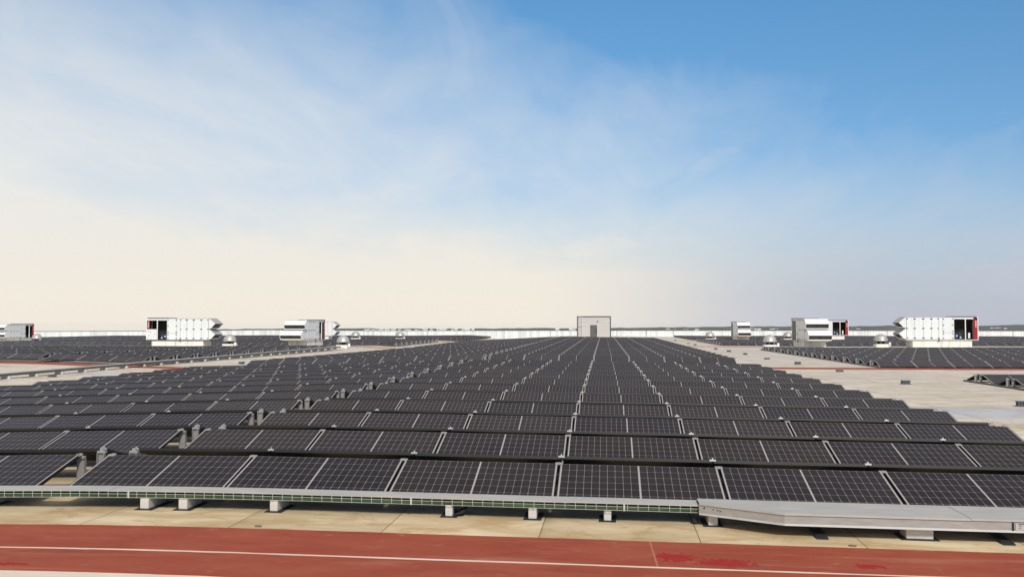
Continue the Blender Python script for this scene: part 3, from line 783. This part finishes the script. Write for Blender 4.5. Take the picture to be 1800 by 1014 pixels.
# ------------------------------------------------------------------ roof drains
DR = [(10.88, 27.4, 1), (10.78, 37.26, 1), (10.67, 46.9, 0), (10.44, 55.6, 1), (10.11, 63.8, 0), (10.12, 73.5, 1), (9.9, 81.2, 1), (9.69, 88.7, 1), (9.59, 107.4, 1), (9.55, 115.5, 0), (9.53, 136, 1)]
DL = [(-23.3, 40.7, 0), (-21.13, 57.2, 1), (-21.29, 79.3, 0), (-20.57, 96.7, 0)]
DRL = ["cut by the right picture edge", "nearest in open view, beside the near right array", "brown, just before the red strip", "just behind red strip", "brown, second behind red strip", "blue, third behind the red strip", "blue, fourth behind red strip", "blue, fifth behind the red strip", "level with the far right array", "brown, near the far rows", "farthest, close to the parapet"]
DLL = ["brownish, beside the tray at the left array edge", "blue, beside the stepped array edge", "grey, far up the strip", "farthest up the strip"]
for side, lst, labs in (('right', DR, DRL), ('left', DL, DLL)):
    for (x, y, bl), la in zip(lst, labs):
        o = empty('roof_drain', (x, y, rz(x, y)), "small square roof drain on %s walkway, %s" % (side, la), 'roof drain', 'roof drains along the %s walkway' % side, (0, 0, random.uniform(-.2, .2)))
        hgt = .115 if bl else .07
        b = MB(); b.lathe([(.22, .001), (.20, .012), (.13, .02)], 16); b.obj('flange', 'drain_brown', o)
        b = MB()
        for kx in range(5):
            q = -.12 + .06 * kx
            b.box(q - .008, q + .008, -.13, -.118, .02, hgt); b.box(q - .008, q + .008, .118, .13, .02, hgt); b.box(-.13, -.118, q - .008, q + .008, .02, hgt); b.box(.118, .13, q - .008, q + .008, .02, hgt)
        b.box(-.10, .10, -.10, .10, .02, hgt - .02); b.obj('leaf_guard', 'drain_body' if bl else 'drain_brown', o)
        b = MB(); b.box(-.145, .145, -.145, .145, hgt, hgt + .02); b.obj('cover', 'drain_top' if bl else 'drain_body', o, bevel=.006)

# ------------------------------------------------------------------ rooftop air units
def air_unit(name, label, loc, rz_, mirror, L=6.3, Wd=2.1, H=2.05, zb=.5, style='A', detail=True, red=True, low_ext=0, group='white air handling units on the roof'):
    """local: x along the body, open bays near x=0, hoods beyond x=L, front face at y=0 (mirror flips x)"""
    o = empty(name, loc, label, 'air unit', group, (0, 0, rz_))
    curb_h = zb - .09 - loc[2]; z0 = curb_h + .09; z1 = z0 + H
    fx = (lambda x: -x) if mirror else (lambda x: x)
    def fin(b, nm, mats, parent=o, bevel=0):
        b.v = [(fx(q[0]), q[1], q[2]) for q in b.v]; return b.obj(nm, mats, parent, bevel=bevel)
    c = MB(); c.box(.55, L - .55, .06, Wd - .06, 0, curb_h); fin(c, 'curb', 'curb')
    c = MB(); c.box(0, L + .05, -.02, Wd + .02, curb_h, z0); fin(c, 'base_frame', 'grey_trim' if style == 'A' else 'hood_metal')
    B0 = .345 * L
    c = MB(); c.box(B0, L, .012, Wd, z0, z1 - .001); fin(c, 'casing', 'dark_gap')
    c = MB(); c.box(B0 + .01, L + .03, -.02, Wd + .02, z1, z1 + .035); c.box(L, L + .012, .012, Wd, z0, z1); fin(c, 'roof_sheet', 'hood_metal')
    c = MB(); c.box(.15, B0 + .02, -.06, Wd + .04, z1 + .036, z1 + .10); fin(c, 'fan_deck', 'grey_trim')
    # door panels of the closed part
    edges = [.345, .495, .55, .652, .765, .885, .998]
    for a, b_ in zip(edges, edges[1:]):
        xa, xb = a * L + .012, b_ * L - .012
        spl = [(z0 + .01, z1 - .01)] if a > .4 else [(z0 + .01, z0 + .60), (z0 + .62, z1 - .01)]
        for za, zb in spl:
            p = MB(); p.box(xa, xb, -.012, .012, za, zb); pan = fin(p, 'door_panel', 'white_panel')
            if detail and xb - xa > .4:
                for xx_ in (xa + .05, xb - .05):
                    for zz_ in ((za + .12, (za + zb) / 2, zb - .12) if zb - za > 1 else (za + .1, zb - .1)):
                        q = MB(); q.box(xx_ - .05, xx_ + .05, -.035, -.012, zz_ - .035, zz_ + .035); fin(q, 'latch', 'ink', pan)
    # back of the unit
    c = MB(); c.box(B0 + .01, L - .01, Wd, Wd + .012, z0 + .01, z1 - .01); fin(c, 'rear_panel', 'white_panel')
    # open bays: frame of white posts, floor, dark back
    c = MB()
    for xx_ in ((0, .07), (.172 * L, .172 * L + .08), (B0 - .06, B0 - .002)):
        c.box(xx_[0], xx_[1], 0, .08, z0 + .001, z1 - .16); c.box(xx_[0], xx_[1], Wd - .08, Wd, z0 + .001, z1 - .16)
    c.box(0, B0 - .002, 0, Wd, z1 - .16, z1 + .035)
    fin(c, 'bay_frame', 'white_panel')
    c = MB(); c.box(.08, B0 - .02, Wd * .55, Wd * .58, z0 + .002, z1 - .17); c.box(.08, B0 - .07, .1, Wd * .54, z0 + .001, z0 + .03); c.box(B0 - .02, B0 - .004, .1, Wd * .5, z0 + .04, z1 - .17); fin(c, 'coil_wall', 'interior')
    c = MB(); c.box(.004, .03, .081, Wd - .081, z0 + .002, z1 - .165); fin(c, 'end_wall', 'white_panel')
    c = MB(); c.box(.031, .045, .082, Wd * .549, z0 + .031, z1 - .17); fin(c, 'lining', 'interior')
    if style == 'A':
        c = MB(); c.box(.075, .168 * L, -.008, .03, z0 + .02, z0 + .50 * H); lowp = fin(c, 'door_panel', 'white_panel')
        for xx_, zz_ in ((.15, .2), (.3, .42), (.45, .75), (.8, .3), (.22, .85), (.9, .55)):
            q = MB(); q.box(xx_ - .035, xx_ + .035, -.02, -.008, z0 + zz_ - .03, z0 + zz_ + .03); fin(q, 'latch', 'ink', lowp)
        c = MB(); c.box(.075, .36, .02, .06, z0 + .53 * H, z1 - .18); rp = fin(c, 'red_panel', 'red_panel')
    else:
        c = MB(); c.box(.075, .42, .0, .06, z0 + .02, z1 - .02); rp = fin(c, 'red_panel' if red else 'end_panel', 'red_panel' if red else 'hood_metal')
    lg = MB()                                      # upright pale lettering band on the red panel
    zc = z1 - .3
    for q in range(5): lg.box(.16, .26, (-.006 if style != 'A' else .012), (.0 if style != 'A' else .02) - .001, zc - .12 * q - .09, zc - .12 * q - .02)
    if red: fin(lg, 'lettering', 'white_trim', rp)
    c = MB()
    mx = .2 * L
    for q in range(3):
        c.lathe([(.14, 0), (.16, .05), (.16, .42), (.10, .50), (.03, .52)], 12, 0, (mx + .22 + .36 * q, .45, z0 + .03))
    c.box(mx + .1, mx + 1.0, .62, .9, z0 + .03, z0 + .55)
    fin(c, 'compressor', 'blue_motor')
    c = MB()
    for q in range(3): c.box(mx + .15 + .33 * q, mx + .28 + .33 * q, .26, .285, z0 + .12 + .14 * (q % 2), z0 + .24 + .14 * (q % 2))
    if style != 'A': c.box(.62, .80, .3, .33, z0 + .1, z0 + .6)
    fin(c, 'gauge_box', 'white_panel')
    if detail:
        c = MB(); c.tube([(mx + .85, .5, z0 + .5), (mx + .9, .5, z0 + 1.0), (mx + .82, .52, z0 + 1.75)], .02, 6); c.tube([(.3, .6, z0 + .05), (.3, .6, z0 + 1.5)], .03, 6); fin(c, 'pipe', 'galv')
        c = MB(); c.tube([(.545 * L, -.05, z0 + .10), (.55 * L, -.07, z0 - .03), (.56 * L, -.06, curb_h - .12)], .035, 8); fin(c, 'drain_pipe', 'cable_black')
    # two rain hoods
    hh = H / 2
    if low_ext:                                    # lower half runs further out than the upper one
        c = MB(); c.box(L + .013, L + low_ext, .012, Wd - .012, z0 + .001, z0 + hh - .02); low = fin(c, 'filter_box', 'white_panel')
        for q in range(3):
            for zz_ in (z0 + .12, z0 + hh - .14):
                d = MB(); d.box(L + .15 + .38 * q, L + .23 + .38 * q, -.012, .012, zz_ - .035, zz_ + .035); fin(d, 'latch', 'ink', low)
        c = MB(); c.box(L + .013, L + low_ext + .03, -.015, Wd + .015, z0 + hh - .02, z0 + hh + .005); fin(c, 'cover_sheet', 'hood_metal')
    for q in range(2):
        zt_ = z1 - q * hh - (.03 if q else 0); X_ = L + .013 + (low_ext if q else 0); e = .10 if abs(rz_) > .1 else 0
        hq = hh - (.03 if q else 0)
        tip = (X_ + .66 + e, zt_ - .47 * hq); low = (X_ + .24 + e * 3.4, zt_ - .90 * hq)
        prof = [(X_, zt_ - .01), (X_ + .10, zt_ - .015), tip, low, (X_, zt_ - .98 * hq)]
        c = MB()
        for ya, yb in ((0, .03), (Wd - .03, Wd)): c.prism(prof, 'y', ya, yb, 1)
        for (p, r_) in ((prof[0], prof[1]), (prof[1], prof[2]), (prof[3], prof[4])):
            dxx, dzz = r_[0] - p[0], r_[1] - p[1]; ln = math.hypot(dxx, dzz); nx_, nz_ = dzz / ln * .025, -dxx / ln * .025
            c.prism([p, r_, (r_[0] + nx_, r_[1] + nz_), (p[0] + nx_, p[1] + nz_)], 'y', .031, Wd - .031, 0)
        c.box(low[0] - .03, low[0] + .004, .031, Wd - .031, low[1] - .03, low[1] + .05, 1)
        hd = fin(c, 'rain_hood', ['hood_metal' if abs(rz_) < .1 else 'white_panel', 'white_panel'])
        c = MB(); ax, az = tip[0] - .16, tip[1] + .02; bx_, bz_ = low[0] - .14, low[1] + .03
        c.prism([(ax, az), (bx_, bz_), (bx_ - .03, bz_ + .01), (ax - .03, az + .01)], 'y', .032, Wd - .032)
        fin(c, 'grille', 'grille', hd)
        c = MB(); c.prism([(ax + .03, az - .01), (bx_ + .03, bz_), (bx_ + .004, bz_ + .006), (ax + .004, az - .004)], 'y', Wd / 2 - .03, Wd / 2 + .03)
        fin(c, 'grille_bar', 'interior', hd)
    return o
UZ = lambda x: rz(x, 100)
air_unit('air_unit', "large white air unit at left with red panel left and hoods pointing right", (-44.6, 94.6, UZ(-41)), 0, False, style='A', zb=.51)
air_unit('air_unit', "large white air unit at far right, hoods on left, tall red panel on right", (33.7, 94.2, UZ(31)), 0, True, style='D', zb=.64, H=2.0)
# hoods towards the camera: mirrored one shows its right flank, plain one its left flank
air_unit('air_unit', "white air unit left of centre with stacked hoods facing viewer beside the large dome vent", (-28.75, 101.8, UZ(-29.8)), math.pi / 2, True, low_ext=1.25, style='D', zb=.47, H=1.93)
air_unit('air_unit', "white air unit on the right with two stacked hoods facing viewer, before a red-ended one", (18.5, 101.5, UZ(19.5)), -math.pi / 2, False, low_ext=1.25, style='D', red=False, zb=.47)
air_unit('air_unit', "smallest white air unit with two hoods facing viewer, right of the hut by the parapet", (18.2, 146.6, UZ(19)), -math.pi / 2, False, red=False, low_ext=.6, Wd=1.75, H=1.95, style='D', zb=.38, detail=False)
air_unit('air_unit', "white air unit with red right end and open bay, half hidden behind the hooded one", (33.1, 140, UZ(30)), 0, True, style='D', zb=.6, H=1.93, detail=False)
air_unit('air_unit', "white air unit with hoods pointing right, half hidden behind hooded unit left of centre", (-44.8, 140, UZ(-41)), 0, False, style='D', zb=.44, H=1.95, detail=False)
air_unit('air_unit', "grey white air unit cut by the left picture edge with its dark red end", (-80.0, 134.9, UZ(-80)), math.pi / 2, True, style='D', zb=.19, H=1.85, detail=True)

# ------------------------------------------------------------------ mushroom vents
def vent(label, x, y, s=1.0, z=-.15):
    o = empty('roof_vent', (x, y, z), label, 'roof vent', 'domed roof vents'); 
    b = MB(); b.box(-.56 * s, .56 * s, -.56 * s, .56 * s, min(0, rz(x, y) - z), .26 * s); b.obj('curb', 'curb', o, bevel=.01)
    b = MB(); b.lathe([(.46 * s, .26 * s), (.44 * s, .31 * s), (.33 * s, .34 * s), (.31 * s, .62 * s)], 20); b.obj('throat', 'interior', o)
    for k in range(6):
        b = MB(); a = k * math.pi / 3 + .3; b.box(.46 * s * math.cos(a) - .018, .46 * s * math.cos(a) + .018, .46 * s * math.sin(a) - .018, .46 * s * math.sin(a) + .018, .28 * s, .58 * s); b.obj('stay', 'galv', o)
    prof = [(.56 * s, .52 * s), (.65 * s, .54 * s), (.65 * s, .59 * s)] + [(.62 * s * math.cos(t_), .60 * s + .60 * s * math.sin(t_)) for t_ in [R(q) for q in (4, 16, 28, 40, 52, 64, 76, 87)]]
    b = MB(); b.lathe(prof, 28); b.obj('dome', 'dome', o, smooth=True)
    b = MB(); b.box(.60 * s, .80 * s, -.50 * s, -.28 * s, .05 * s, .42 * s); b.obj('switch_box', 'curb', o, bevel=.01)
vent("domed grey roof vent beside the hoods of the large left air unit", -36.3, 95)
vent("large domed grey roof vent just right of hooded air unit left of centre", -25.3, 96, 1, -.25)
vent("small far domed vent by the parapet behind the large left dome vent", -35.1, 140, 1)
vent("small far domed vent standing alone before parapet left of the hut", -28.7, 140, 1)
vent("domed vent at the far left beside the air unit with a dark red end", -75.5, 128, 1, -.40)
vent("small far domed vent before the parapet between hut and smallest air unit", 14.5, 140, 1)
vent("large domed vent on the right walkway just left of the hooded air unit", 15.4, 95.5)
vent("far domed vent half hidden behind the left flank of the right hooded unit", 25.0, 140, 1)
vent("domed vent between the red-ended unit and the far right air unit", 25.6, 96, 1, -.07)

# ------------------------------------------------------------------ stair hut
hut = empty('stair_hut', (-1.36, 138.3, rz(-1.36, 138) - .1), "small flat-roofed grey roof hut with dark door and ladder at centre", 'hut')
HW, HH, HD = 2.33, 3.32, 4.2
b = MB(); b.box(-HW + .14, HW - .14, .0, HD, 0, HH - .14); b.obj('wall', 'hut_wall', hut)
b = MB()
for z_ in (.45, .95, 1.45, 1.95, 2.45, 2.85): b.box(-HW + .14, HW - .14, -.006, -.0005, z_ - .011, z_ + .011)
b.obj('cladding_joints', 'hut_seam', hut)
b = MB(); b.box(-HW, -HW + .14, -.03, HD + .03, 0, HH); b.obj('corner_trim', 'hut_trim', hut)
b = MB(); b.box(HW - .14, HW, -.03, HD + .03, 0, HH); b.obj('corner_trim', 'hut_trim', hut)
b = MB(); b.box(-HW + .14, HW - .14, -.03, HD + .03, HH - .14, HH); b.obj('roof_trim', 'hut_trim', hut)
b = MB(); b.box(-.44, .36, -.02, -.001, 0, 2.02); dr = b.obj('door', 'hut_door', hut)
b = MB(); b.box(.25, .36, -.026, -.0205, .9, 1.6); b.box(.26, .33, -.09, -.0265, 1.02, 1.10); b.obj('handle', 'ink', dr)
b = MB(); b.box(-.50, -.44, -.03, -.001, 0, 2.02); b.box(.36, .42, -.03, -.001, 0, 2.02); b.box(-.50, .42, -.03, -.001, 2.02, 2.09); b.obj('door_frame', 'hut_trim', dr)
b = MB()
for x_ in (-2.02, -1.62): b.box(x_ - .025, x_ + .025, -.17, -.13, .2, HH + .05)
for k in range(11): b.box(-1.995, -1.645, -.165, -.135, .35 + .29 * k, .385 + .29 * k)
b.box(-2.1, -1.55, -.2, -.06, 2.0, 2.07)
b.obj('ladder', 'white_trim', hut)
b = MB(); b.box(.42, .60, -.10, -.001, 2.55, 2.64); b.obj('lamp', 'grille', hut)
b = MB(); b.box(-1.1, -.6, -.05, -.001, .5, .56); b.obj('conduit', 'galv', hut)

# ------------------------------------------------------------------ parapet
PY = 188.0
def pz(px, py): 
    u = (px - 900) / FPX; d = PY / (math.cos(YAW) + u * math.sin(YAW))
    return d * (u * math.cos(YAW) - math.sin(YAW)), CAMZ - (py - 571.2) * d / FPX
pp = [pz(-120, 582.6), pz(100, 582.4), pz(258, 581.6), pz(470, 579.6), pz(560, 580.2), pz(640, 581), pz(1000, 580.7), pz(1300, 580.7), pz(1500, 580.9), pz(1800, 581.6), pz(1950, 582)]
par = empty('parapet', (0, PY, 0), "long low white corrugated metal parapet along the far roof edge", 'parapet')
b = MB(); cp = MB()
for (xa, za), (xb, zb) in zip(pp, pp[1:]):
    n = int((xb - xa) / .5)
    for k in range(n):
        q0 = xa + (xb - xa) * k / n; q1 = xa + (xb - xa) * (k + 1) / n; h0 = za + (zb - za) * k / n; h1 = za + (zb - za) * (k + 1) / n
        m0 = q0 + (q1 - q0) * .55; m1 = q0 + (q1 - q0) * .7; m2 = q0 + (q1 - q0) * .88
        for (aa, da, bb_, db) in ((q0, 0, m0, 0), (m0, 0, m1, .05), (m1, .05, m2, .05), (m2, .05, q1, 0)):
            b.face([(aa, da, -.6), (bb_, db, -.6), (bb_, db, h1), (aa, da, h0)])
    cp.prism([(xa, za), (xb, zb), (xb, zb + .07), (xa, za + .07)], 'y', -.06, .4)
b.obj('sheeting', 'parapet', par); cp.obj('cap', 'hut_trim', par)
for px in (166, 640, 752, 968, 1084, 1136, 1184, 1250, 1290, 1600, 1780):
    u = (px - 900) / FPX; d = PY / (math.cos(YAW) + u * math.sin(YAW)); X = d * (u * math.cos(YAW) - math.sin(YAW))
    q = MB(); q.box(X - .03, X + .03, -.03, -.002, -.5, .9); q.obj('joint_strip', 'grey_trim', par)

# ------------------------------------------------------------------ haze over the far country
hz = bpy.data.materials.new('haze'); hz.use_nodes = True; g = NT(hz.node_tree)
g.n.remove(g.n['Principled BSDF']); pv = g.new('ShaderNodeVolumePrincipled'); pv.inputs['Color'].default_value = (.90, .92, .95, 1); pv.inputs['Density'].default_value = 1.5e-5
g.l.new(pv.outputs[0], g.n['Material Output'].inputs['Volume']); MATS['haze'] = hz
b = MB(); b.box(-7500, 7500, -6200, 7500, -80, 9); o = b.obj('haze', 'haze'); tag(o, kind='stuff')
